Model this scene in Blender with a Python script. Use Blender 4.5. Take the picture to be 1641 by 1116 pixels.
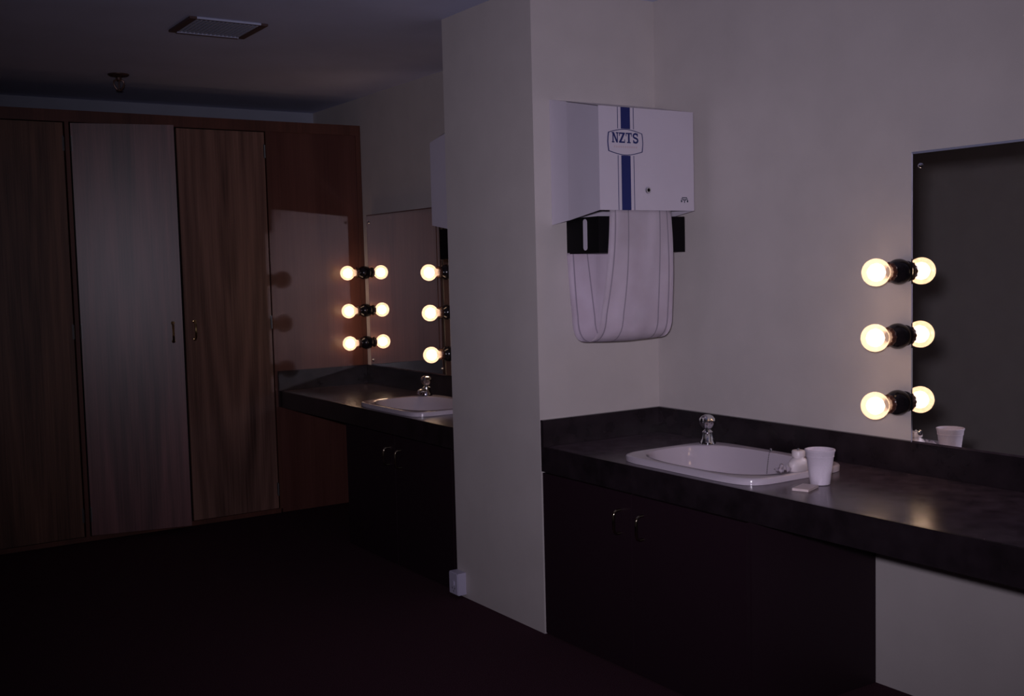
import bpy, bmesh, math, random
from mathutils import Vector, Matrix
random.seed(7)
for o in list(bpy.data.objects): bpy.data.objects.remove(o, do_unlink=True)
S = bpy.context.scene
COL = S.collection
PI = math.pi

# ------------------------------------------------------------------ camera
CAM = Vector((-2.9761, -3.4364, 1.4191))
YAW, PITCH, ROLL, FPX = 0.5811, -0.0726, -0.0251, 1763.0
fw = Vector((math.sin(YAW)*math.cos(PITCH), math.cos(YAW)*math.cos(PITCH), math.sin(PITCH)))
rt = Vector((math.cos(YAW), -math.sin(YAW), 0)); up = rt.cross(fw)
rt2 = rt*math.cos(ROLL) + up*math.sin(ROLL); up2 = -rt*math.sin(ROLL) + up*math.cos(ROLL)
cd = bpy.data.cameras.new('camera'); cam = bpy.data.objects.new('camera', cd); COL.objects.link(cam)
m = Matrix((rt2, up2, -fw)).transposed().to_4x4(); m.translation = CAM
cam.matrix_world = m
cd.sensor_width = 36.0; cd.lens = 36.0*FPX/1641.0; cd.clip_start = 0.02
S.camera = cam

# ------------------------------------------------------------------ light
S.view_settings.view_transform = 'Standard'; S.view_settings.look = 'None'
S.view_settings.exposure = 0.0; S.view_settings.gamma = 1.0
try: S.view_settings.use_curve_mapping = False
except Exception: pass
W = bpy.data.worlds.new('world'); S.world = W; W.use_nodes = True
W.node_tree.nodes['Background'].inputs[0].default_value = (0, 0, 0, 1)
W.node_tree.nodes['Background'].inputs[1].default_value = 0.0
# the camera's flash gun, on its shoe just above and left of the lens
fl = bpy.data.lights.new('flash', 'AREA'); fl.shape = 'RECTANGLE'; fl.size = 0.10; fl.size_y = 0.065
fl.energy = 8.0; fl.color = (1.0, 0.90, 1.12); fl.spread = math.radians(74)
flo = bpy.data.objects.new('flash', fl); COL.objects.link(flo)
m2 = m.copy(); m2.translation = CAM + up2*0.088 - rt2*0.05 + fw*0.03
aim = (fw + rt2*((1010-820.5)/FPX) + up2*((558-480)/FPX)).normalized()     # the flash head points slightly up and right
m2 = aim.to_track_quat('-Z', 'Y').to_matrix().to_4x4(); m2.translation = CAM + up2*0.088 - rt2*0.05 + fw*0.03
flo.matrix_world = m2
BULB_CORE = 11.0
try:
    S.cycles.caustics_reflective = True
    S.cycles.blur_glossy = 0.0; S.cycles.sample_clamp_indirect = 0.0
    S.cycles.use_guiding = True; S.cycles.use_surface_guiding = True; S.cycles.guiding_training_samples = 40
    S.cycles.max_bounces = 6; S.cycles.diffuse_bounces = 2; S.cycles.glossy_bounces = 4; S.cycles.transparent_max_bounces = 8
except Exception: pass

# ------------------------------------------------------------------ materials
def mat(name, col, rough=0.5, metal=0.0, spec=None, noise=None, bump=None, coat=0.0, sheen=0.0):
    M = bpy.data.materials.new(name); M.use_nodes = True
    nt = M.node_tree; b = nt.nodes['Principled BSDF']
    b.inputs['Base Color'].default_value = (*col, 1); b.inputs['Roughness'].default_value = rough
    b.inputs['Metallic'].default_value = metal
    if spec is not None: b.inputs['Specular IOR Level'].default_value = spec
    if coat: b.inputs['Coat Weight'].default_value = coat; b.inputs['Coat Roughness'].default_value = 0.08
    if sheen: b.inputs['Sheen Weight'].default_value = sheen
    tc = nt.nodes.new('ShaderNodeTexCoord')
    if noise:                                   # (scale, amount)
        n = nt.nodes.new('ShaderNodeTexNoise'); n.inputs['Scale'].default_value = noise[0]; n.inputs['Detail'].default_value = 5
        nt.links.new(tc.outputs['Object'], n.inputs['Vector'])
        r = nt.nodes.new('ShaderNodeValToRGB')
        a = noise[1]
        r.color_ramp.elements[0].position = .3; r.color_ramp.elements[1].position = .7
        r.color_ramp.elements[0].color = (*[c*(1-a) for c in col], 1); r.color_ramp.elements[1].color = (*[min(1, c*(1+a)) for c in col], 1)
        nt.links.new(n.outputs['Fac'], r.inputs['Fac']); nt.links.new(r.outputs['Color'], b.inputs['Base Color'])
    if bump:                                    # (scale, strength)
        n2 = nt.nodes.new('ShaderNodeTexNoise'); n2.inputs['Scale'].default_value = bump[0]; n2.inputs['Detail'].default_value = 3
        nt.links.new(tc.outputs['Object'], n2.inputs['Vector'])
        bp = nt.nodes.new('ShaderNodeBump'); bp.inputs['Strength'].default_value = bump[1]; bp.inputs['Distance'].default_value = 0.002
        nt.links.new(n2.outputs['Fac'], bp.inputs['Height']); nt.links.new(bp.outputs['Normal'], b.inputs['Normal'])
    return M

def wood(name, dark, light, rough=0.36, seed=0.0, cathedral=0.0, cx=0.0, cz=1.0, spec=.5):
    M = bpy.data.materials.new(name); M.use_nodes = True
    nt = M.node_tree; N = nt.nodes; L = nt.links; b = N['Principled BSDF']
    b.inputs['Roughness'].default_value = rough; b.inputs['Specular IOR Level'].default_value = spec
    tc = N.new('ShaderNodeTexCoord')
    mp = N.new('ShaderNodeMapping'); mp.inputs['Location'].default_value = (seed*3.1, seed, seed*1.7); mp.inputs['Scale'].default_value = (11, 11, .55)
    src = tc.outputs['Object']
    if cathedral:                              # two leaves mirrored about the door's centre line, figure slanting into a V
        sp = N.new('ShaderNodeSeparateXYZ'); L.new(src, sp.inputs[0])
        sb = N.new('ShaderNodeMath'); sb.operation = 'SUBTRACT'; sb.inputs[1].default_value = cx; L.new(sp.outputs[0], sb.inputs[0])
        ab = N.new('ShaderNodeMath'); ab.operation = 'ABSOLUTE'; L.new(sb.outputs[0], ab.inputs[0])
        sl = N.new('ShaderNodeMath'); sl.operation = 'MULTIPLY_ADD'; sl.inputs[1].default_value = -.055; L.new(sp.outputs[2], sl.inputs[0]); L.new(ab.outputs[0], sl.inputs[2])
        cb = N.new('ShaderNodeCombineXYZ'); L.new(sl.outputs[0], cb.inputs[0]); L.new(sp.outputs[2], cb.inputs[2]); src = cb.outputs[0]
    L.new(src, mp.inputs['Vector'])
    n1 = N.new('ShaderNodeTexNoise'); n1.inputs['Scale'].default_value = 1.0; n1.inputs['Detail'].default_value = 4; n1.inputs['Distortion'].default_value = .3
    L.new(mp.outputs['Vector'], n1.inputs['Vector'])
    mp2 = N.new('ShaderNodeMapping'); mp2.inputs['Location'].default_value = (seed, 0, 0); mp2.inputs['Scale'].default_value = (150, 150, 2.2)
    L.new(tc.outputs['Object'], mp2.inputs['Vector'])
    n2 = N.new('ShaderNodeTexNoise'); n2.inputs['Scale'].default_value = 1.0; n2.inputs['Detail'].default_value = 3
    L.new(mp2.outputs['Vector'], n2.inputs['Vector'])
    mx = N.new('ShaderNodeMix'); mx.data_type = 'FLOAT'; mx.inputs['Factor'].default_value = .3
    L.new(n1.outputs['Fac'], mx.inputs[2]); L.new(n2.outputs['Fac'], mx.inputs[3])
    fac = mx.outputs[0]
    if cathedral:
        mp3 = N.new('ShaderNodeMapping'); mp3.inputs['Location'].default_value = (-cx*5.5, 0, -cz*.55); mp3.inputs['Scale'].default_value = (5.5, 0.0, .55)
        L.new(tc.outputs['Object'], mp3.inputs['Vector'])
        wv = N.new('ShaderNodeTexWave'); wv.wave_type = 'RINGS'; wv.rings_direction = 'Y'; wv.inputs['Scale'].default_value = 1.0
        wv.inputs['Distortion'].default_value = 5.0; wv.inputs['Detail'].default_value = 2; wv.inputs['Detail Scale'].default_value = .8
        L.new(mp3.outputs['Vector'], wv.inputs['Vector'])
        mc = N.new('ShaderNodeMix'); mc.data_type = 'FLOAT'; mc.inputs['Factor'].default_value = cathedral
        L.new(fac, mc.inputs[2]); L.new(wv.outputs['Fac'], mc.inputs[3]); fac = mc.outputs[0]
    r = N.new('ShaderNodeValToRGB'); r.color_ramp.elements[0].position = .33; r.color_ramp.elements[1].position = .66
    r.color_ramp.elements[0].color = (*dark, 1); r.color_ramp.elements[1].color = (*light, 1)
    L.new(fac, r.inputs['Fac']); L.new(r.outputs['Color'], b.inputs['Base Color'])
    bp = N.new('ShaderNodeBump'); bp.inputs['Strength'].default_value = .06; bp.inputs['Distance'].default_value = .001
    L.new(n2.outputs['Fac'], bp.inputs['Height']); L.new(bp.outputs['Normal'], b.inputs['Normal'])
    return M

M_wall2 = mat('bounce_cutting_drab_wall', (.40, .37, .36), .8, noise=(4, .05), spec=.2)  # unseen wall, toned down to cut light bounced back into the room
M_wall3 = mat('falloff_dimmed_blue_grey_wall', (.40, .42, .50), .8, noise=(4, .05), spec=.2)  # extra flash falloff at the back wall put into its base colour
M_wall = mat('cream_wallpaper', (.585, .535, .515), .75, noise=(6, .035), bump=(260, .25), spec=.25)
M_ceil = mat('white_ceiling_paint', (.68, .70, .92), .8, noise=(2.5, .05), bump=(120, .1), spec=.2)
M_floor = mat('dark_red_carpet', (.058, .026, .036), .95, noise=(300, .5), bump=(500, .6), spec=.05)
M_lam = mat('black_laminate', (.018, .0125, .0155), .27, noise=(14, .35), spec=.40)
M_top = mat('worn_black_worktop', (.085, .060, .076), .21, noise=(18, .45), spec=.42)
M_cab = mat('black_cabinet_paint', (.022, .0105, .016), .45, spec=.12)
M_chrome = mat('chrome', (.82, .84, .88), .05, 1.0)
M_brass = mat('brass', (.75, .55, .25), .16, 1.0)
M_pull = mat('dark_bronze', (.42, .36, .26), .13, 1.0)
M_steel = mat('dull_steel', (.16, .16, .16), .45, 1.0)
M_mirror = mat('mirror_silver', (.93, .93, .92), .0, 1.0)
M_bevel = mat('polished_glass_edge', (.8, .86, .9), .12, 1.0)
M_board = mat('dark_backing_board', (.05, .022, .016), .6)
M_porc = mat('white_porcelain', (.60, .53, .59), .12, spec=.5, coat=.4)
M_foam = mat('white_foam', (.78, .69, .77), .7, noise=(220, .03), spec=.3)
M_soap = mat('white_soap', (.80, .66, .64), .45)
M_plas = mat('white_plastic', (.78, .69, .70), .35)
M_disp = mat('white_enamel', (.62, .57, .65), .32, noise=(5, .03))
M_blue = mat('blue_print', (.010, .018, .13), .4)
M_ltblue = mat('dark_teal_print', (.03, .05, .08), .5)
M_faint = mat('faint_pink_print', (.58, .48, .53), .5)
M_black = mat('black_plastic', (.004, .0035, .0045), .55, spec=.12)
M_bake = mat('black_bakelite', (.010, .008, .010), .16, spec=.5)
M_collar = mat('brown_collar', (.055, .022, .016), .3, spec=.5)
M_grille = mat('grey_vent_metal', (.56, .60, .78), .5)
M_vframe = mat('brown_vent_frame', (.10, .055, .05), .5)
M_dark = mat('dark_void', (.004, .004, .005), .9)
M_sprk = mat('sprinkler_bronze', (.20, .13, .11), .35, .8)
M_sw = mat('white_socket_plastic', (.55, .52, .66), .45)

D1, L1 = (.060, .022, .014), (.200, .088, .054)
M_wood_a = wood('veneer_walnut_left', (.055, .025, .016), (.230, .112, .070), .42, 3.3, .06, -1.95, .9)
M_wood_b = wood('veneer_walnut_cathedral', (.050, .022, .021), (.240, .098, .094), .37, 0.7, .08, -1.43, .35, .7)
M_wood_c = wood('veneer_walnut_right', (.074, .034, .024), (.290, .150, .110), .42, 5.1, .08, -.86, 1.9)
M_wood_p = wood('veneer_panel_red', (.082, .027, .020), (.134, .050, .037), .40, 9.2, spec=.40)
M_wood_r = wood('timber_frame', (.075, .026, .017), (.150, .052, .033), .45, 1.9)

# towel cloth: pale cloth with four thin grey woven stripes across the width (UV.x)
def towel_mat():
    M = bpy.data.materials.new('towel_cloth'); M.use_nodes = True
    nt = M.node_tree; N = nt.nodes; L = nt.links; b = N['Principled BSDF']
    b.inputs['Roughness'].default_value = .9; b.inputs['Specular IOR Level'].default_value = .1
    uv = N.new('ShaderNodeUVMap'); sp = N.new('ShaderNodeSeparateXYZ'); L.new(uv.outputs[0], sp.inputs[0])
    acc = None
    for c, w in ((.085, .009), (.30, .008), (.80, .008), (.93, .009)):
        s = N.new('ShaderNodeMath'); s.operation = 'COMPARE'; s.inputs[1].default_value = c; s.inputs[2].default_value = w
        L.new(sp.outputs[0], s.inputs[0])
        if acc is None: acc = s.outputs[0]
        else:
            a = N.new('ShaderNodeMath'); a.operation = 'MAXIMUM'; L.new(acc, a.inputs[0]); L.new(s.outputs[0], a.inputs[1]); acc = a.outputs[0]
    tc = N.new('ShaderNodeTexCoord')
    n = N.new('ShaderNodeTexNoise'); n.inputs['Scale'].default_value = 9; n.inputs['Detail'].default_value = 4; L.new(tc.outputs['Object'], n.inputs['Vector'])
    r = N.new('ShaderNodeValToRGB'); r.color_ramp.elements[0].color = (.90, .79, .88, 1); r.color_ramp.elements[1].color = (.96, .86, .96, 1)
    r.color_ramp.elements[0].position = .3; r.color_ramp.elements[1].position = .6
    L.new(n.outputs['Fac'], r.inputs['Fac'])
    mx = N.new('ShaderNodeMix'); mx.data_type = 'RGBA'; mx.inputs[7].default_value = (.58, .50, .60, 1)
    L.new(acc, mx.inputs[0]); L.new(r.outputs['Color'], mx.inputs[6]); L.new(mx.outputs[2], b.inputs['Base Color'])
    n2 = N.new('ShaderNodeTexNoise'); n2.inputs['Scale'].default_value = 350; L.new(tc.outputs['Object'], n2.inputs['Vector'])
    bp = N.new('ShaderNodeBump'); bp.inputs['Strength'].default_value = .3; bp.inputs['Distance'].default_value = .001
    L.new(n2.outputs['Fac'], bp.inputs['Height']); L.new(bp.outputs['Normal'], b.inputs['Normal'])
    return M
M_towel = towel_mat()

def emis(name, col, st):
    M = bpy.data.materials.new(name); M.use_nodes = True; nt = M.node_tree
    nt.nodes.remove(nt.nodes['Principled BSDF']); e = nt.nodes.new('ShaderNodeEmission')
    e.inputs[0].default_value = (*col, 1); e.inputs[1].default_value = st
    nt.links.new(e.outputs[0], nt.nodes['Material Output'].inputs[0]); return M
M_core = emis('glowing_filament_core', (1.0, .68, .46), BULB_CORE)
def shell_mat():
    M = bpy.data.materials.new('pearl_bulb_glass'); M.use_nodes = True; nt = M.node_tree; N = nt.nodes; L = nt.links
    b = N['Principled BSDF']; b.inputs['Base Color'].default_value = (.85, .74, .62, 1); b.inputs['Roughness'].default_value = .2
    b.inputs['Emission Color'].default_value = (1.0, .60, .40, 1); b.inputs['Emission Strength'].default_value = .55
    t = N.new('ShaderNodeBsdfTransparent'); mx = N.new('ShaderNodeMixShader'); mx.inputs[0].default_value = .55
    L.new(t.outputs[0], mx.inputs[1]); L.new(b.outputs[0], mx.inputs[2]); L.new(mx.outputs[0], N['Material Output'].inputs[0])
    M.cycles.emission_sampling = 'NONE'
    return M
M_shell = shell_mat()

# ------------------------------------------------------------------ mesh helpers
def finish(name, bm, material, parent=None, smooth=False, bevel=0.0, seg=2):
    if bevel:
        bmesh.ops.bevel(bm, geom=[e for e in bm.edges if e.is_manifold and e.calc_face_angle(0) > .5], offset=bevel, segments=seg, affect='EDGES', profile=.5)
    bmesh.ops.recalc_face_normals(bm, faces=bm.faces)
    me = bpy.data.meshes.new(name); bm.to_mesh(me); bm.free()
    if smooth:
        for p in me.polygons: p.use_smooth = True
        if smooth != 'all':
            try: me.set_sharp_from_angle(angle=math.radians(38))
            except Exception: pass
    me.materials.append(material)
    o = bpy.data.objects.new(name, me); COL.objects.link(o)
    if parent: o.parent = parent; o.matrix_parent_inverse = Matrix()
    return o
def add_box(bm, x0, x1, y0, y1, z0, z1, M=None):
    vs = [Vector((x, y, z)) for x in (x0, x1) for y in (y0, y1) for z in (z0, z1)]
    if M: vs = [M @ v for v in vs]
    v = [bm.verts.new(c) for c in vs]
    for f in ((0,1,3,2),(4,6,7,5),(0,4,5,1),(2,3,7,6),(0,2,6,4),(1,5,7,3)): bm.faces.new([v[i] for i in f])
def box(name, x0, x1, y0, y1, z0, z1, material, parent=None, bevel=0.0, seg=2, M=None):
    bm = bmesh.new(); add_box(bm, x0, x1, y0, y1, z0, z1, M)
    return finish(name, bm, material, parent, smooth=bool(bevel), bevel=bevel, seg=seg)
def add_loft(bm, rings, cap0=True, cap1=True, closed=True):
    R = [[bm.verts.new(p) for p in r] for r in rings]; n = len(R[0])
    for a, b in zip(R[:-1], R[1:]):
        for i in range(n if closed else n-1): bm.faces.new((a[i], a[(i+1) % n], b[(i+1) % n], b[i]))
    if cap0: bm.faces.new(R[0][::-1])
    if cap1: bm.faces.new(R[-1])
    return R
def frame_of(axis):
    a = Vector(axis).normalized(); h = Vector((0,0,1)) if abs(a.z) < .9 else Vector((1,0,0))
    u = h.cross(a).normalized(); return a, u, a.cross(u)
def add_lathe(bm, org, axis, prof, n=20, cap=True):
    a, u, v = frame_of(axis); org = Vector(org)
    rings = [[org + a*h + (u*math.cos(2*PI*i/n) + v*math.sin(2*PI*i/n))*max(r, 1e-4) for i in range(n)] for r, h in prof]
    add_loft(bm, rings, cap, cap)
def lathe(name, org, axis, prof, material, parent=None, n=20, smooth=True, cap=True):
    bm = bmesh.new(); add_lathe(bm, org, axis, prof, n, cap); return finish(name, bm, material, parent, smooth)
def add_tube(bm, pts, r, n=10):
    pts = [Vector(p) for p in pts]; rings = []
    rad = r if isinstance(r, (list, tuple)) else [r]*len(pts)
    u = None
    for i, p in enumerate(pts):
        d = (pts[min(i+1, len(pts)-1)] - pts[max(i-1, 0)]).normalized()
        if u is None: _, u, _ = frame_of(d)
        u = (u - d*u.dot(d)).normalized(); v = d.cross(u)
        rings.append([p + (u*math.cos(2*PI*k/n) + v*math.sin(2*PI*k/n))*rad[i] for k in range(n)])
    add_loft(bm, rings)
def tube(name, pts, r, material, parent=None, n=10):
    bm = bmesh.new(); add_tube(bm, pts, r, n); return finish(name, bm, material, parent, True)
def add_prism(bm, poly, M, h):
    """2-D polygon (u,v) extruded along local w by h, placed with matrix M (may be concave)"""
    a = [bm.verts.new(M @ Vector((p[0], p[1], 0))) for p in poly]
    b = [bm.verts.new(M @ Vector((p[0], p[1], h))) for p in poly]
    n = len(poly)
    fs = [bm.faces.new(a[::-1]), bm.faces.new(b)]
    for i in range(n): bm.faces.new((a[i], a[(i+1) % n], b[(i+1) % n], b[i]))
    bmesh.ops.triangulate(bm, faces=fs)
def thing(name, label, cat, loc=(0,0,0), group=None):
    o = bpy.data.objects.new(name, None); COL.objects.link(o); o.location = loc; o.empty_display_size = .05
    o['label'] = label; o['category'] = cat
    if group: o['group'] = group
    return o
def tag(o, label, cat, group=None):
    o['label'] = label; o['category'] = cat
    if group: o['group'] = group
    return o
def struct(o, label=None):
    o['kind'] = 'structure'
    if label: o['label'] = label
    return o
def part(o, label): o['label'] = label; return o
def rebase(root, parts):
    """parts were modelled in world space: shift their meshes so the parent empty sits at the base"""
    for c in parts:
        c.data.transform(Matrix.Translation(-root.location))
def dup(root, loc, label, mirror_mesh=None):
    r = root.copy(); COL.objects.link(r); r.location = loc; r['label'] = label
    for ch in list(root.children):
        c = ch.copy(); COL.objects.link(c); c.parent = r
        for g in list(ch.children):
            d = g.copy(); COL.objects.link(d); d.parent = c
    return r

# ------------------------------------------------------------------ the room
H = 2.4714; T = 0.6608; F = 2.72; B = 3.42
XL, YN = -4.2, -5.4
struct(box('floor', XL-.1, .1, YN-.1, B+.1, -.1, 0, M_floor), 'very dark red carpeted floor')
struct(box('ceiling', XL-.1, .1, YN-.1, B+.1, H, H+.1, M_ceil), 'white painted ceiling')
struct(box('wall_right', 0, .1, YN-.1, B+.1, 0, H, M_wall), 'cream papered wall behind both vanities')
struct(box('wall_left', XL-.1, XL, YN-.1, B+.1, 0, H, M_wall), 'cream wall opposite the mirrors, seen dimly in the near mirror')
struct(box('wall_back', XL, 0, B, B+.1, 0, H, M_wall3), 'pale wall strip above the wardrobes')
struct(box('wall_front', XL, 0, YN-.1, YN, 0, H, M_wall2), 'unseen wall behind the camera, darkened to cut bounced light')
struct(box('wall_partition', -.6, 0, 0, T, 0, H, M_wall, bevel=.001), 'thick cream partition wall between the two vanities')

# ------------------------------------------------------------------ wardrobe along the far wall
KZ = 2.305; ZT = 2.238
wr = thing('built_in_wardrobe', 'dark brown veneered built-in wardrobe across the far wall with one door ajar', 'wardrobe', (-1.1, F, 0))
box('top_rail', -2.82, -.002, F-.004, F+.03, ZT+.006, KZ, M_wood_r, wr, .003, M=Matrix.Translation((1.1, -F, 0)))
MT = Matrix.Translation((1.1, -F, 0))
box('carcass_top', -2.82, -.002, F+.03, B-.01, KZ-.03, KZ-.005, M_wood_r, wr, M=MT)
box('plinth', -2.82, -.60, F+.000, F+.03, .004, .03, M_wood_r, wr, M=MT)
for xa, xb in ((-1.706, -1.686), (-.606, -.588), (-2.82, -2.80)):
    box('stile', xa, xb, F-.002, F+.03, .03, ZT+.006, M_wood_r, wr, .002, M=MT)
box('divider', -1.705, -1.687, F+.03, B-.01, .03, KZ-.03, M_wood_r, wr, M=MT)
box('end_panel', -.588, -.034, F+.004, F+.03, .004, ZT+.006, M_wood_p, wr, M=MT)
box('edge_strip', -.034, -.002, F-.003, F+.03, .004, ZT+.006, M_wood_r, wr, .002, M=MT)
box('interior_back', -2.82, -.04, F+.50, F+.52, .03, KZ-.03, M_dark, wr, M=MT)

def door(hx, width, side, ang, material, handle=True, zt=ZT, hinge_z=(2.13, 1.14, .15)):
    """hinged at x=hx; side=+1 door extends to +x; ang = degrees ajar (towards the room)"""
    bm = bmesh.new()
    add_box(bm, 0 if side > 0 else -width, width if side > 0 else 0, -.004, .016, .034, zt)
    d = finish('door', bm, material, wr, smooth=True, bevel=.0015, seg=1)
    # object coordinates drive the grain: keep them at the wardrobe's x
    d.data.transform(Matrix.Translation((hx, 0, 0)))
    rot = Matrix.Translation((hx+1.1, 0, 0)) @ Matrix.Rotation(math.radians(-ang*side), 4, 'Z') @ Matrix.Translation((-hx, 0, 0))
    d.matrix_local = rot
    if handle:
        xh = hx + side*(width-.052)
        bm = bmesh.new()
        add_tube(bm, [(xh, -.003, 1.165), (xh, -.020, 1.163), (xh, -.029, 1.150), (xh, -.031, 1.115), (xh, -.029, 1.080), (xh, -.020, 1.067), (xh, -.003, 1.065)], [.006, .006, .0065, .0055, .0065, .006, .006], 8)
        add_lathe(bm, (xh, -.0035, 1.165), (0, -1, 0), [(.010, 0), (.010, .002), (.007, .004)], 12)
        add_lathe(bm, (xh, -.0035, 1.065), (0, -1, 0), [(.010, 0), (.010, .002), (.007, .004)], 12)
        part(finish('handle', bm, M_brass, d, True), 'small curved brass pull handle')
    for hz in hinge_z:
        bm = bmesh.new(); x = hx
        add_lathe(bm, (x - side*.001, -.009, hz-.04), (0, 0, 1), [(.0032, 0), (.0032, .075)], 8)
        add_box(bm, min(x, x+side*.006), max(x, x+side*.006), -.0055, -.004, hz-.04, hz+.04)
        finish('hinge', bm, M_steel, d, True)
    return d
door(-1.716, .537, -1, 0, M_wood_a, handle=False)
door(-1.677, .521, 1, 13.0, M_wood_b)
door(-.616, .506, -1, 0, M_wood_c)
door(-2.798, .535, 1, 0, M_wood_a, handle=False)

# ------------------------------------------------------------------ sinks, counters, cabinets
def superell(cx, cy, a, b, e, z, n=64, bow=0.0):
    out = []
    for i in range(n):
        t = 2*PI*i/n; c, s = math.cos(t), math.sin(t)
        out.append(Vector((cx + a*math.copysign(abs(c)**(2/e), c), cy + b*math.copysign(abs(s)**(2/e), s), z)))
    return out
SA, SB = .232, .328           # sink half sizes (x, y)
SXC = -.335
def counter(name, label, y0, y1, xf, zc, zb, sy, side_y, sgn):
    """countertop from y0 to y1 with a sink cut-out centred at y=sy; side splash along y=side_y"""
    t = thing(name, label, 'countertop', (0, (y0+y1)/2, zc)); O = Matrix.Translation(-Vector(t.location))
    sx = SXC; n = 96; ea, eb, ee = SA-.022, SB-.022, 6.0
    hole = []
    for i in range(n):
        th_ = 2*PI*(i+.5)/n; c, sn = math.cos(th_), math.sin(th_)
        r = (abs(c/ea)**ee + abs(sn/eb)**ee)**(-1/ee); hole.append(Vector((sx+r*c, sy+r*sn, 0)))
    x0, x1 = -xf, -.002
    Y0, Y1_ = y0, y1; y0, y1 = max(y0, sy-.42), min(y1, sy+.42)      # the cut-out section, then plain runs either side
    def cast(p):
        d = Vector((p.x-sx, p.y-sy)); k = 1e9
        for lim, c, v in ((x0, sx, d.x), (x1, sx, d.x), (y0, sy, d.y), (y1, sy, d.y)):
            if abs(v) > 1e-6:
                q = (lim-c)/v
                if q > 0: k = min(k, q)
        return Vector((sx+d.x*k, sy+d.y*k, 0))
    outer = [cast(p) for p in hole]
    for cx_, cy_ in ((x0, y0), (x0, y1), (x1, y0), (x1, y1)):     # snap nearest sample to each corner
        j = min(range(n), key=lambda i: (outer[i].x-cx_)**2 + (outer[i].y-cy_)**2); outer[j] = Vector((cx_, cy_, 0))
    bm = bmesh.new(); th = .030
    lay = lambda pts, z: [Vector((p.x, p.y, z)) for p in pts]
    R = add_loft(bm, [lay(hole, zc-th), lay(hole, zc), lay(outer, zc), lay(outer, zc-th)], False, False)
    for i in range(n): bm.faces.new((R[3][i], R[3][(i+1) % n], R[0][(i+1) % n], R[0][i]))
    if Y0 < y0-.001: add_box(bm, x0, x1, Y0, y0, zc-th, zc)
    if Y1_ > y1+.001: add_box(bm, x0, x1, y1, Y1_, zc-th, zc)
    y0, y1 = Y0, Y1_
    bm.transform(O); finish('worktop', bm, M_top, t)
    box('front_edge', -xf-.012, -xf, y0, y1, zc-.095, zc+.0005, M_lam, t, .004, M=O)
    box('backsplash', -.018, -.001, y0, y1, zc+.0005, zb, M_lam, t, .002, M=O)
    if sgn > 0: box('side_splash', -xf-.0115, -.019, side_y+.001, side_y+.018, zc+.0005, zb, M_lam, t, .002, M=O)
    else: box('side_splash', -xf-.0115, -.019, side_y-.018, side_y-.001, zc+.0005, zb, M_lam, t, .002, M=O)
    return t
ZC1, ZB1, XF1 = .7330, .8360, .587
ZC2, ZB2, XF2 = .7330, .8480, .580
Y1 = -2.6
SY1, SY2 = -.740, 1.395
counter('vanity_countertop', 'long black laminate vanity top running right from the partition wall', Y1, -.002, XF1, ZC1, ZB1, SY1, -.0, -1)
cn = counter('vanity_countertop', 'black laminate vanity top in the far alcove beside the wardrobe', T+.002, F-.006, XF2, ZC2, ZB2, SY2, F-.004, -1)

def sink(label, sy, zc):
    t = thing('vanity_sink', label, 'sink', (SXC, sy, zc), 'white drop-in basins'); n = 64
    def rr(a, b, e, z, ox=0): return superell(ox, 0, a, b, e, z, n)
    bm = bmesh.new()
    add_loft(bm, [rr(SA, SB, 6.5, .0008), rr(SA+.0005, SB+.0005, 6.5, .0170), rr(SA-.0015, SB-.0015, 6.5, .0205), rr(SA-.0055, SB-.0055, 6.5, .0220), rr(SA-.010, SB-.010, 6.2, .0220)], False, False)
    finish('rim', bm, M_porc, t, 'all')
    bm = bmesh.new()
    bx = -.006
    a, b = SA-.034, SB-.034
    add_loft(bm, [rr(SA-.010, SB-.010, 6.2, .0220), rr(a+.008, b+.008, 3.0, .0218, bx), rr(a+.001, b+.001, 2.8, .0205, bx), rr(a-.0015, b-.0015, 2.75, .0170, bx), rr(a-.008, b-.011, 2.7, -.02, bx),
        rr(a-.022, b-.030, 2.6, -.07, bx), rr(a-.050, b-.070, 2.4, -.115, bx), rr(a-.105, b-.155, 2.2, -.135, bx), rr(.025, .025, 2, -.14, bx)], False, False)
    finish('bowl', bm, M_porc, t, True)
    lathe('drain', (bx, 0, -.1405), (0, 0, 1), [(.028, 0), (.028, .003), (.018, .004), (.016, .001)], M_chrome, t)
    # chain stay at the back of the rim and the beaded plug chain hanging into the bowl
    lathe('chain_stay', (a+.006, .0, .0222), (0, 0, 1), [(.006, 0), (.006, .003), (.0035, .005), (.0035, .007), (.0045, .009), (.002, .011)], M_chrome, t, 14)
    bm = bmesh.new()
    pts = [(a+.004, 0, .030), (a-.004, -.004, .027), (a-.012, -.006, .010), (a-.022, -.010, -.02), (a-.038, -.018, -.07), (a-.07, -.03, -.112)]
    for (p, q) in zip(pts[:-1], pts[1:]):
        k = max(2, int((Vector(q)-Vector(p)).length/.0055))
        for i in range(k):
            c = Vector(p).lerp(Vector(q), i/k)
            bmesh.ops.create_icosphere(bm, subdivisions=1, radius=.0021, matrix=Matrix.Translation(c))
    finish('plug_chain', bm, M_steel, t, True)
    return t
sink('white porcelain vanity basin in the near counter beside the foam cup', SY1, ZC1)
sink('white porcelain vanity basin in the far alcove, half hidden by the partition', SY2, ZC2)

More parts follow.
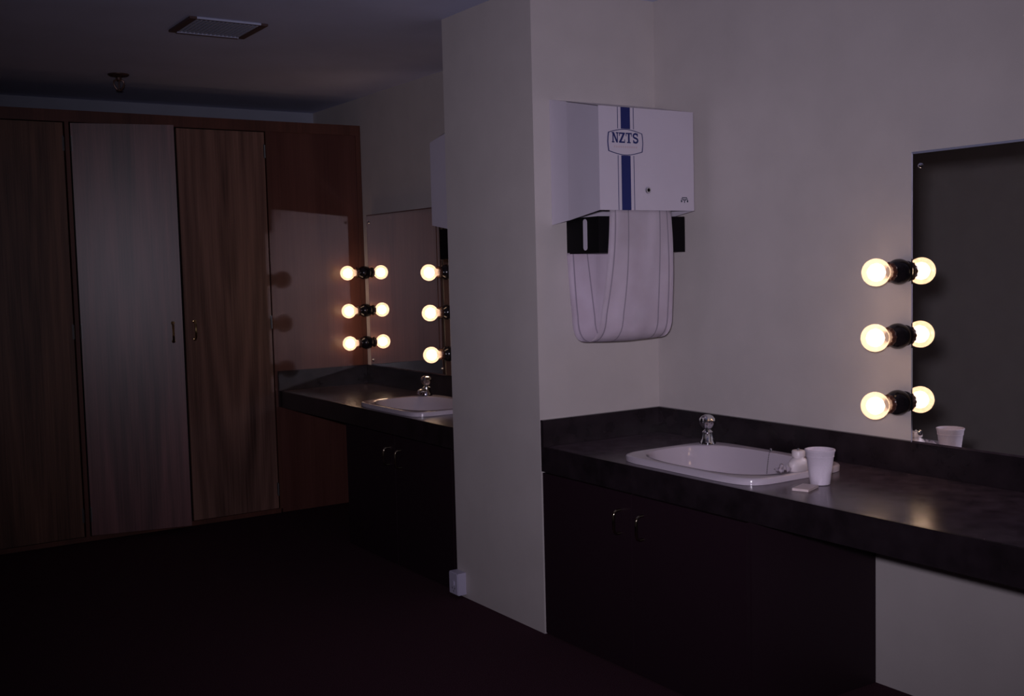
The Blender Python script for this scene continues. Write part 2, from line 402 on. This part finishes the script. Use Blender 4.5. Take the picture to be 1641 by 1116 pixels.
def tap(label, x, y, z, ang, hand):
    """pillar tap: spout points along angle ang"""
    t = thing('pillar_tap', label, 'tap', (x, y, z), 'chrome pillar taps')
    lathe('base', (0, 0, 0), (0, 0, 1), [(.0300, 0), (.0300, .005), (.0270, .010), (.0235, .020), (.0210, .034), (.0200, .044), (.014, .050), (.010, .054)], M_chrome, t, 24)
    c, s = math.cos(ang), math.sin(ang)
    P = lambda d, h: (c*d, s*d, h)
    bm = bmesh.new()
    add_tube(bm, [P(.006, .028), P(.022, .031), P(.044, .033), P(.060, .031), P(.070, .025), P(.073, .016)], [.0125, .0125, .0115, .0105, .0098, .0095], 14)
    finish('spout', bm, M_chrome, t, True)
    bm = bmesh.new(); n = 40                     # fluted, domed handle
    rings = []
    for r, h, fl_ in ((.009, .050, 0), (.014, .056, 0), (.021, .064, .06), (.0265, .074, .09), (.0285, .084, .09), (.027, .094, .08), (.021, .102, .04), (.011, .107, 0), (.001, .108, 0)):
        rings.append([Vector((r*(1+fl_*math.cos(5*2*PI*i/n))*math.cos(2*PI*i/n), r*(1+fl_*math.cos(5*2*PI*i/n))*math.sin(2*PI*i/n), h)) for i in range(n)])
    add_loft(bm, rings); finish('handle', bm, M_chrome, t, 'all')
    return t
tap('chrome pillar tap at the partition end of the near basin', -.174, -.468, ZC1+.0222, math.radians(228), 0)
tap('chrome pillar tap on the basin in the far alcove', -.172, 1.668, ZC2+.0222, math.radians(205), 0)

def cabinet(label, y0, y1, xf, top, splits, handles):
    """floor cabinet under a counter: two doors with D handles and a fixed panel"""
    t = thing('vanity_cabinet', label, 'cabinet', (-.28, (y0+y1)/2, 0)); O = Matrix.Translation(-Vector(t.location))
    zb_ = .002
    box('side_panel', -xf+.020, -.003, y0, y0+.016, zb_, top, M_cab, t, M=O)
    box('side_panel', -xf+.020, -.003, y1-.016, y1, zb_, top, M_cab, t, M=O)
    box('base_panel', -xf+.020, -.02, y0+.017, y1-.017, .08, .096, M_cab, t, M=O)
    box('kickboard', -xf+.0205, -xf+.035, y0+.017, y1-.017, zb_, .079, M_cab, t, M=O)
    for i, (a, b, kind) in enumerate(splits):
        d = box('door' if kind == 'd' else 'front_panel', -xf, -xf+.018, a+.002, b-.002, zb_+.004, top-.004, M_cab, t, .002, M=O)
        for hy, dy in handles:
            if a < hy < b and kind == 'd':
                bm = bmesh.new(); x = -xf
                add_tube(bm, [(x+.001, hy, 0.569), (x-.016, hy, 0.569), (x-.026, hy, 0.564), (x-.030, hy, 0.552), (x-.030, hy, 0.504), (x-.026, hy, 0.492), (x-.016, hy, 0.487), (x+.001, hy, 0.487)], .0052, 10)
                bm.transform(O); part(finish('handle', bm, M_pull, d, True), 'shiny D-shaped pull handle')
    return t
cabinet('black vanity cabinet under the near basin, its side bordering the open knee space', -1.082, -.002, XF1+.010, ZC1-.0965,
        [(-.535, -.004, 'd'), (-1.080, -.537, 'd')], [(-.474, 1), (-.596, 1)])
cabinet('black vanity cabinet under the basin in the far alcove', T+.004, 1.790, XF2+.010, ZC2-.0965,
        [(T+.006, .70, 'p'), (.702, 1.240, 'd'), (1.242, 1.788, 'd')], [(1.182, 1), (1.302, 1)])

# ------------------------------------------------------------------ mirrors
def mirror(label, y0, y1, z0, z1):
    t = thing('wall_mirror', label, 'mirror', (0, (y0+y1)/2, z0)); O = Matrix.Translation(-Vector(t.location))
    bv = .007; xb, xe, xs = -.0325, -.0355, -.0380
    part(box('backing_board', -.0320, -.0010, y0+.0005, y1-.0005, z0, z1-.0005, M_board, t, M=O), 'dark timber backing board')
    bm = bmesh.new()
    add_loft(bm, [[O @ Vector((x, y, z)) for y, z in ((y0+i, z0+i), (y1-i, z0+i), (y1-i, z1-i), (y0+i, z1-i))] for x, i in ((xb, bv), (xs, bv))], True, True)
    finish('glass', bm, M_mirror, t)
    bm = bmesh.new()
    rect = lambda x, i: [O @ Vector((x, y, z)) for y, z in ((y0+i, z0+i), (y1-i, z0+i), (y1-i, z1-i), (y0+i, z1-i))]
    add_loft(bm, [rect(xs, bv+.0002), rect(xe, 0), rect(xb, 0), rect(xb, bv+.0002)], False, False)
    finish('bevelled_edge', bm, M_bevel, t)
    for sy_, sz in ((y0+.035, z0+.035), (y1-.035, z0+.035), (y0+.035, z1-.045), (y1-.035, z1-.045)):
        bm = bmesh.new(); add_lathe(bm, O @ Vector((xs, sy_, sz)), (-1, 0, 0), [(.0085, 0), (.0085, .002), (.006, .0055), (.002, .007)], 16)
        finish('screw_cap', bm, M_chrome, t, True)
    return t
mirror('frameless mirror above the near counter at the right', -2.150, -1.244, ZB1+.001, 1.747)
mirror('frameless mirror in the far alcove with bulbs down both edges', 1.696, 2.602, ZB2+.001, 1.758)

# ------------------------------------------------------------------ vanity lamps
lamp0 = None
def lamp(label, y, z, group, tilt=0.0):
    global lamp0
    if lamp0 is None:
        t = thing('vanity_lamp', label, 'lamp', (0, y, z), group)
        A = (-1, 0, 0)
        lathe('backplate', (-.001, 0, 0), A, [(.034, 0), (.034, .005), (.031, .008)], M_bake, t, 28)
        lathe('socket', (-.006, 0, 0), A, [(.022, 0), (.0300, .006), (.0375, .016), (.0410, .030), (.0405, .042), (.0365, .054), (.0290, .064), (.0235, .070), (.0225, .076)], M_bake, t, 32)
        bm = bmesh.new(); n = 48; rings = []
        for r, h in ((.0225, .078), (.0285, .081), (.0305, .087), (.0295, .093), (.0250, .098), (.0200, .098)):
            rings.append([Vector((-h, (r*(1+.05*math.cos(12*2*PI*i/n)))*math.cos(2*PI*i/n), (r*(1+.05*math.cos(12*2*PI*i/n)))*math.sin(2*PI*i/n))) for i in range(n)])
        add_loft(bm, rings, False, False); part(finish('collar', bm, M_collar, t, True), 'ribbed brown shade ring')
        R = .0435; c = .150; prof = [(.0165, .084), (.0170, .098)]
        for k in range(0, 19):
            th = math.radians(34 + k*(180-34)/18); prof.append((R*math.sin(th), c - R*math.cos(th)))
        b = lathe('bulb', (0, 0, 0), A, prof, M_shell, t, 32, 'all', cap=False); part(b, 'glowing pearl glass bulb')
        bm = bmesh.new(); bmesh.ops.create_icosphere(bm, subdivisions=2, radius=.0285, matrix=Matrix.Translation((-c+.002, 0, 0)))
        finish('filament_glow', bm, M_core, b, 'all')
        lamp0 = t; return t
    t = dup(lamp0, (0, y, z), label); t['group'] = group; return t
G1 = 'bulbs along the near mirror'; G2 = 'bulbs at the partition edge of the far mirror'; G3 = 'bulbs in the far corner by the wardrobe panel'
near = [(-1.201, 1.377), (-1.197, 1.173), (-1.197, .960)]
for (y, z), w in zip(near, ('top', 'middle', 'bottom')): lamp(w+' lit bulb of the three on the near wall beside the right-hand mirror', y, z, G1)
for z, w in ((1.406, 'top'), (1.193, 'middle'), (.971, 'bottom')): lamp(w+' lit bulb of the three beside the partition edge of the far mirror', 1.645, z, G2)
for z, w in ((1.413, 'top'), (1.184, 'middle'), (.988, 'bottom')): lamp(w+' lit bulb of the three in the corner against the wardrobe panel', 2.650, z, G3)

# ------------------------------------------------------------------ towel dispensers
def stroke_letter(ch):
    """blocky serif capitals in a 1 x 1.15 cell as lists of polygons"""
    h = 1.15; s = .13
    rct = lambda a, b, c, d: [(a, c), (b, c), (b, d), (a, d)]
    if ch == 'N':
        return [rct(.10, .26, 0, h), rct(.76, .90, 0, h), [(.08, h), (.34, h), (.92, 0), (.68, 0)], rct(0, .38, 0, s), rct(.62, 1.02, h-s, h), rct(0, .2, h-s, h)]
    if ch == 'Z':
        return [rct(.05, .95, h-.17, h), rct(.05, .95, 0, .17), [(.64, h-.1), (.95, h-.1), (.36, .1), (.05, .1)], rct(.05, .15, h-.40, h), rct(.85, .95, 0, .40)]
    if ch == 'T':
        return [rct(.38, .64, 0, h), rct(.04, .98, h-.15, h), rct(.22, .80, 0, s), rct(.04, .14, h-.40, h), rct(.88, .98, h-.40, h)]
    if ch == 'S':
        out = []; pts = []
        for k in range(22):
            f_ = k/21
            if f_ < .5: a = math.radians(35 + f_*2*235); c = (.5, .84); r = (.33, .235)
            else: a = math.radians(90 - (f_-.5)*2*235); c = (.5, .325); r = (.34, .245)
            pts.append((c[0]+r[0]*math.cos(a), c[1]+r[1]*math.sin(a)))
        w = .105
        for p, q in zip(pts[:-1], pts[1:]):
            d = Vector((q[0]-p[0], q[1]-p[1]));
            if d.length < 1e-5: continue
            d.normalize(); nx = Vector((-d.y, d.x))*w; e = d*.03
            out.append([(p[0]+nx.x-e.x, p[1]+nx.y-e.y), (p[0]-nx.x-e.x, p[1]-nx.y-e.y), (q[0]-nx.x+e.x, q[1]-nx.y+e.y), (q[0]+nx.x+e.x, q[1]+nx.y+e.y)])
        return out + [rct(.74, .86, .78, 1.12), rct(.14, .26, .03, .38)]
def dispenser(label, loc, rz, towel_label):
    """roller towel cabinet; local frame: back on y=0 plane, front towards -y, x from 0 to .451"""
    t = thing('towel_dispenser', label, 'towel dispenser', loc); t.rotation_euler = (0, 0, rz)
    wd, D = .451, .284
    zt0, zt1, zb0, zb1 = 2.051, 1.992, 1.578, 1.620     # back top, front top, back bottom, front bottom
    zr = 1.578
    q = lambda y, a, b: a + (b-a)*(-y/D)
    # rear casing and front cover
    bm = bmesh.new(); ym = -.095
    for xo, xi in ((-.012, -.0005), (wd+.012, wd+.0005)):      # rear cheeks flare out towards the wall
        dx = .0015 if xo < 0 else -.0015
        ring = lambda k: [Vector((xo+k, 0, zb0)), Vector((xo+k, 0, zt0)), Vector((xi+k, ym, q(ym, zt0, zt1))), Vector((xi+k, ym, q(ym, zb0, zb1)))]
        add_loft(bm, [ring(0), ring(dx)])
    add_box(bm, .0015, wd-.0015, -.003, -.0005, zb0+.02, zt0-.002)
    add_loft(bm, [[Vector((x, 0, zt0)), Vector((x, ym, q(ym, zt0, zt1))), Vector((x, ym, q(ym, zt0, zt1)-.0015)), Vector((x, 0, zt0-.0015))] for x in (0, wd)])
    finish('rear_casing', bm, M_disp, t)
    bm = bmesh.new(); i = .0; e = .0022
    for xa in (-e, wd): add_prism(bm, [(ym, q(ym, zb0, zb1)-.001), (ym, q(ym, zt0, zt1)+.001), (-D, zt1), (-D, zb1)], Matrix(((0,0,1,xa),(1,0,0,0),(0,1,0,0),(0,0,0,1))), e)
    add_loft(bm, [[Vector((x, ym, q(ym, zt0, zt1)+.001)), Vector((x, -D, zt1)), Vector((x, -D, zt1-.002)), Vector((x, ym, q(ym, zt0, zt1)-.001))] for x in (-e, wd+e)])
    add_box(bm, -e, wd+e, -D-.0022, -D, zb1, zt1)
    finish('front_cover', bm, M_disp, t)
    # bottom pan under the right-hand end and dark inner chassis
    box('chassis', .020, wd-.012, -.246, -.050, 1.466, 1.600, M_black, t, .004)
    bm = bmesh.new()                           # pale slot window on the left cheek
    pts = []
    for k in range(20):
        a = 2*PI*k/20; pts.append((-.166 + .0120*math.cos(a), 1.535 + .0120*math.sin(a) + (.046 if math.sin(a) > 0 else -.046)))
    add_prism(bm, pts, Matrix(((0,0,-1,.020),(1,0,0,0),(0,1,0,0),(0,0,0,1))), .0012)
    part(finish('slot_window', bm, M_disp, t), 'pale vertical slot')
    # blue stripes, badge, lettering
    yf = -D-.0022
    FM = lambda dy: Matrix(((1,0,0,0),(0,0,-1,yf-dy),(0,1,0,0),(0,0,0,1)))   # (u,v,w)->(x, -w, z)
    badge_c = (.120, 1.866)
    zl, zh = 1.818, 1.914
    for name_, xa, xb, mt in (('stripe', .0995, .1430, M_blue), ('pinstripe', .0835, .0862, M_blue), ('pinstripe', .1575, .1602, M_blue)):
        for za, zb_ in ((zb1, zl), (zh, zt1)):
            bm = bmesh.new(); add_prism(bm, [(xa, za), (xb, za), (xb, zb_), (xa, zb_)], FM(0), .0004); finish(name_, bm, mt, t)
    def badge(s):
        hw, hh = .080*s, .034*s; pts = []
        n = 9
        for k in range(n+1): f_ = k/n; pts.append((badge_c[0]-hw+2*hw*f_, badge_c[1]+hh+.0135*s*math.sin(PI*f_)))
        for k in range(1, 4): f_ = k/4; pts.append((badge_c[0]+hw+.004*math.sin(PI*f_), badge_c[1]+hh-2*hh*f_))
        for k in range(n+1): f_ = k/n; pts.append((badge_c[0]+hw-2*hw*f_, badge_c[1]-hh-.0135*s*math.sin(PI*f_)))
        for k in range(1, 4): f_ = k/4; pts.append((badge_c[0]-hw-.004*math.sin(PI*f_), badge_c[1]-hh+2*hh*f_))
        return pts
    bm = bmesh.new(); add_prism(bm, badge(1.0), FM(0), .0006); finish('badge_border', bm, M_blue, t)
    bm = bmesh.new(); add_prism(bm, badge(.945), FM(.0006), .0004); finish('badge_face', bm, M_disp, t)
    sc = .0305; lx = badge_c[0]-.0635
    for ch in 'NZTS':
        bm = bmesh.new()
        for j, poly in enumerate(stroke_letter(ch)): add_prism(bm, [(lx+p[0]*sc, badge_c[1]-.003+p[1]*sc*1.06) for p in poly], FM(.0010), .0003+.00002*j)
        finish('letter', bm, M_blue, t); lx += sc*1.04
    bm = bmesh.new()
    for k in range(11):
        xa = badge_c[0]-.055+k*.0102; add_prism(bm, [(xa, badge_c[1]-.021), (xa+.007, badge_c[1]-.021), (xa+.007, badge_c[1]-.0135), (xa, badge_c[1]-.0135)], FM(.0010), .0003)
    part(finish('faint_line', bm, M_faint, t), 'faded illegible line of print')
    lathe('lock_rim', (.222, yf, 1.694), (0, -1, 0), [(.0135, 0), (.0135, .003), (.0115, .006), (.009, .0065)], M_chrome, t, 20)
    lathe('lock_core', (.222, yf-.0066, 1.694), (0, -1, 0), [(.0065, 0), (.006, .001)], M_black, t, 14)
    bm = bmesh.new(); ex, ez = .404, 1.660        # small dark crest in the lower right corner
    for dx, dz, w_, h_ in ((-.015, -.004, .007, .008), (.015, -.004, .007, .008), (0, .009, .026, .0035), (-.012, .004, .010, .003), (.012, .004, .010, .003), (0, -.003, .004, .014), (-.006, .001, .005, .005), (.006, .001, .005, .005)):
        add_prism(bm, [(ex+dx-w_/2, ez+dz-h_/2), (ex+dx+w_/2, ez+dz-h_/2), (ex+dx+w_/2, ez+dz+h_/2), (ex+dx-w_/2, ez+dz+h_/2)], FM(0), .0004)
    part(finish('corner_crest', bm, M_ltblue, t), 'tiny dark printed crest')
    return t
def towel(label, loc, rz):
    """loop of cloth: front sheet, round bottom, rear sheet"""
    nu, nv = 18, 56
    bm = bmesh.new(); uvl = bm.loops.layers.uv.new('UVMap'); grid = []
    prof = []                                    # (y, z, xleft, xright)
    for k in range(nv+1):
        f_ = k/nv
        if f_ < .42:
            g = f_/.42; y = -.268 + .026*g**2; z = 1.625 - g*(1.625-1.235); xl = .056 - .030*g**1.8; xr = .350 + .024*g
        elif f_ < .68:
            g = (f_-.42)/.26; a = PI*g; y = -.170 - .072*math.copysign(abs(math.cos(a))**.85, math.cos(a)); z = 1.235 - .098*math.sin(a)**.75; xl = .026 - .024*min(1, g*1.6) ; xr = .374 - .024*g**2
        else:
            g = (f_-.68)/.32; y = -.098 + .032*g**.8; z = 1.235 + g*.235; xl = .002+.006*g; xr = .350 - .030*g
        prof.append((y, z, xl, xr))
    for k, (y, z, xl, xr) in enumerate(prof):
        row = []
        for i in range(nu+1):
            u = i/nu; x = xl + (xr-xl)*u
            wob = .0035*math.sin(u*9+z*6) + .0025*math.sin(u*21 - z*11)
            droop = -.006*math.sin(PI*u)*(1 if k/nv < .75 else 0)
            row.append(bm.verts.new((x, y + wob*.8, z + droop*max(0, 1-abs(k/nv-.55)*5))))
        grid.append(row)
    for k in range(nv):
        for i in range(nu):
            f_ = bm.faces.new((grid[k][i], grid[k][i+1], grid[k+1][i+1], grid[k+1][i]))
            for lp, (a, b) in zip(f_.loops, ((k, i), (k, i+1), (k+1, i+1), (k+1, i))): lp[uvl].uv = (b/nu, a/nv)
    bmesh.ops.solidify(bm, geom=bm.faces[:], thickness=.0015)
    me = bpy.data.meshes.new('roller_towel'); bm.to_mesh(me); bm.free(); me.materials.append(M_towel)
    for p in me.polygons: p.use_smooth = True
    o = bpy.data.objects.new('roller_towel', me); COL.objects.link(o); o.location = loc; o.rotation_euler = (0, 0, rz)
    return tag(o, label, 'towel')
dispenser('white roller towel cabinet with blue stripe and lettered badge on the partition', (-.511, -.0006, 0), 0, '')
towel('striped white towel loop hanging from the near cabinet above the counter', (-.511, -.0006, 0), 0)
# far alcove: same cabinet on the partition's other side
dispenser('pale towel cabinet in the far alcove, only its side showing past the partition', (-.060, T+.0006, 0), PI, '')
towel('white towel loop in the far alcove, a sliver beside the partition edge', (-.060, T+.0006, 0), PI)

# ------------------------------------------------------------------ things on the near counter
def cup(loc):
    t = thing('foam_cup', 'white foam cup standing on the near counter beside the basin', 'cup', loc)
    rb, rtp, h, w = .0300, .0435, .108, .0028
    n = 40; R_ = lambda z: rb + (rtp-rb)*z/h
    prof = [(.012, .002), (rb-.003, 0), (rb, .002), (R_(.040), .040), (R_(.084), .084), (R_(.084)+.0014, .087), (R_(.100)+.0014, .101), (rtp+.0024, .104), (rtp+.0024, h), (rtp, h+.0008), (rtp-w, h-.001), (R_(.05)-w, .05), (rb-w, .006), (.002, .0055)]
    lathe('cup_wall', (0, 0, 0), (0, 0, 1), prof, M_foam, t, n)
    bm = bmesh.new(); add_lathe(bm, (0, 0, .0861), (0, 0, 1), [(R_(.0861)+.0013, 0), (R_(.0861)+.0022, .001), (R_(.0861)+.0013, .002)], n, False)
    finish('rolled_ridge', bm, M_foam, t, True)
    return t
cup((-.362, -1.160, ZC1+.0006))
bm = bmesh.new(); add_box(bm, -.041, .041, -.025, .025, 0, .0075)
so = finish('soap_bar', bm, M_soap, None, True, bevel=.0028, seg=2)
so.location = (-.452, -1.182, ZC1+.0006); so.rotation_euler = (0, 0, math.radians(20))
tag(so, 'small thin white soap bar lying on the counter in front of the cup', 'soap')
def jar(loc):
    t = thing('soap_bottle', 'squat white plastic bottle with round cap on the basin rim behind the cup', 'bottle', loc)
    n = 32
    bm = bmesh.new(); rings = []
    for a, b, z, e in ((.034, .017, 0, 2.6), (.038, .0195, .005, 2.8), (.039, .0200, .018, 2.8), (.036, .0195, .030, 2.5), (.024, .0185, .039, 2.1), (.0165, .0165, .042, 2), (.0165, .0165, .046, 2)):
        rings.append(superell(0, 0, a, b, e, z, n))
    add_loft(bm, rings); finish('body', bm, M_plas, t, True)
    lathe('cap', (0, 0, .0462), (0, 0, 1), [(.0200, 0), (.0210, .001), (.0210, .016), (.0190, .0190), (.006, .0200)], M_plas, t, 28)
    lathe('cap_button', (0, 0, .0662), (0, 0, 1), [(.0050, 0), (.0050, .002), (.003, .0045), (.0005, .005)], M_chrome, t, 14)
    return t
jar((-.332, -1.047, ZC1+.0226))
# crumpled tissue lying on the rim in front of the bottle
bm = bmesh.new(); n = 15; V = {}
for i in range(n):
    for j in range(n):
        u, v = i/(n-1)-.5, j/(n-1)-.5
        fold = abs(math.sin(u*6+v*2.5+.6))*.020 + abs(math.sin(v*7-u*4+.4))*.016
        V[i, j] = bm.verts.new((u*.050 + .003*math.sin(v*17), v*.036 + .003*math.sin(u*19), .001 + fold*(1-1.1*max(abs(u), abs(v)))))
for i in range(n-1):
    for j in range(n-1): bm.faces.new((V[i, j], V[i+1, j], V[i+1, j+1], V[i, j+1]))
bmesh.ops.solidify(bm, geom=bm.faces[:], thickness=.0008)
ti = finish('crumpled_tissue', bm, M_foam, None, 'all'); ti.location = (-.402, -1.046, ZC1+.0228); ti.rotation_euler = (0, 0, .1)
tag(ti, 'small crumpled off-white tissue on the basin rim left of the cup', 'tissue')

# ------------------------------------------------------------------ ceiling vent, sprinkler, socket
def vent(loc):
    t = thing('ceiling_vent', 'rectangular ceiling vent with grey grille bars and brown frame', 'vent', loc)
    hx, hy, w = .166, .148, .030
    for nm, b in (('frame_side', (-hx, -hx+w, -hy, hy)), ('frame_side', (hx-w, hx, -hy, hy))):
        box(nm, *b, -.010, -.0008, M_vframe, t, .003)
    box('frame_end', -hx+w+.0002, hx-w-.0002, -hy, -hy+.007, -.009, -.0008, M_grille, t, .002)
    box('frame_end', -hx+w+.0002, hx-w-.0002, -hy+.0072, -hy+.020, -.009, -.0008, M_vframe, t, .002)
    box('frame_end', -hx+w+.0002, hx-w-.0002, hy-.020, hy-.0122, -.012, -.0008, M_grille, t, .002)
    box('frame_end', -hx+w+.0002, hx-w-.0002, hy-.012, hy, -.013, -.0008, M_vframe, t, .002)
    box('backing', -hx+w, hx-w, -hy+.02, hy-.02, -.0030, -.0008, M_dark, t)
    n = 15; x0 = -hx+w
    me = None
    for k in range(n):
        x = x0 + (k+.5)*(2*(hx-w))/n
        if me is None:
            o = box('grille_bar', -.0046, .0046, -hy+.0205, hy-.0205, -.010, -.005, M_grille, t); me = o.data
        else:
            o = bpy.data.objects.new('grille_bar', me); COL.objects.link(o); o.parent = t
        o.location = (x, 0, 0)
    for k in range(5):
        y = -hy+.02 + (k+.5)*(2*hy-.04)/5
        box('cross_bar', x0+.0005, -x0-.0005, y-.0012, y+.0012, -.0040, -.0032, M_grille, t)
    return t
vent((-1.379, 1.206, H))
def sprinkler(loc):
    t = thing('fire_sprinkler', 'small bronze fire sprinkler head on the ceiling before the wardrobe', 'sprinkler', loc)
    lathe('ceiling_plate', (0, 0, -.0005), (0, 0, -1), [(.053, 0), (.053, .004), (.046, .010), (.020, .014), (.014, .018)], M_sprk, t, 28)
    lathe('stem', (0, 0, -.018), (0, 0, -1), [(.014, 0), (.014, .012), (.011, .014), (.008, .020)], M_sprk, t, 16)
    for s in (-1, 1):
        bm = bmesh.new(); add_tube(bm, [(s*.012, 0, -.028), (s*.024, 0, -.036), (s*.026, 0, -.050), (s*.020, 0, -.066), (s*.008, 0, -.080)], .0045, 8); finish('yoke_arm', bm, M_sprk, t, True)
    lathe('glass_link', (0, 0, -.037), (0, 0, -1), [(.003, 0), (.004, .015), (.003, .038)], M_sprk, t, 10)
    lathe('deflector', (0, 0, -.078), (0, 0, -1), [(.010, 0), (.017, .004), (.017, .007), (.004, .010)], M_sprk, t, 20)
    return t
sprinkler((-1.472, 2.50, H))
def socket(loc):
    t = thing('power_socket', 'white surface-mounted power socket low on the partition end', 'socket', loc)
    box('housing', -.040, -.0006, -.036, .036, -.048, .048, M_sw, t, .004)
    box('face_plate', -.0440, -.0402, -.033, .033, -.045, .045, M_sw, t, .0015)
    box('switch', -.0475, -.0442, -.010, .006, -.006, .012, M_sw, t, .0012)
    for y, z, a in ((-.012, -.020, .5), (.008, -.020, -.5), (-.002, -.033, 0)):
        M = Matrix.Translation((-.0447, y, z)) @ Matrix.Rotation(a, 4, 'X')
        box('pin_slot', -.0004, .0004, -.0012, .0012, -.004, .004, M_black, t, M=M)
    return t
socket((-.6, .624, .064))
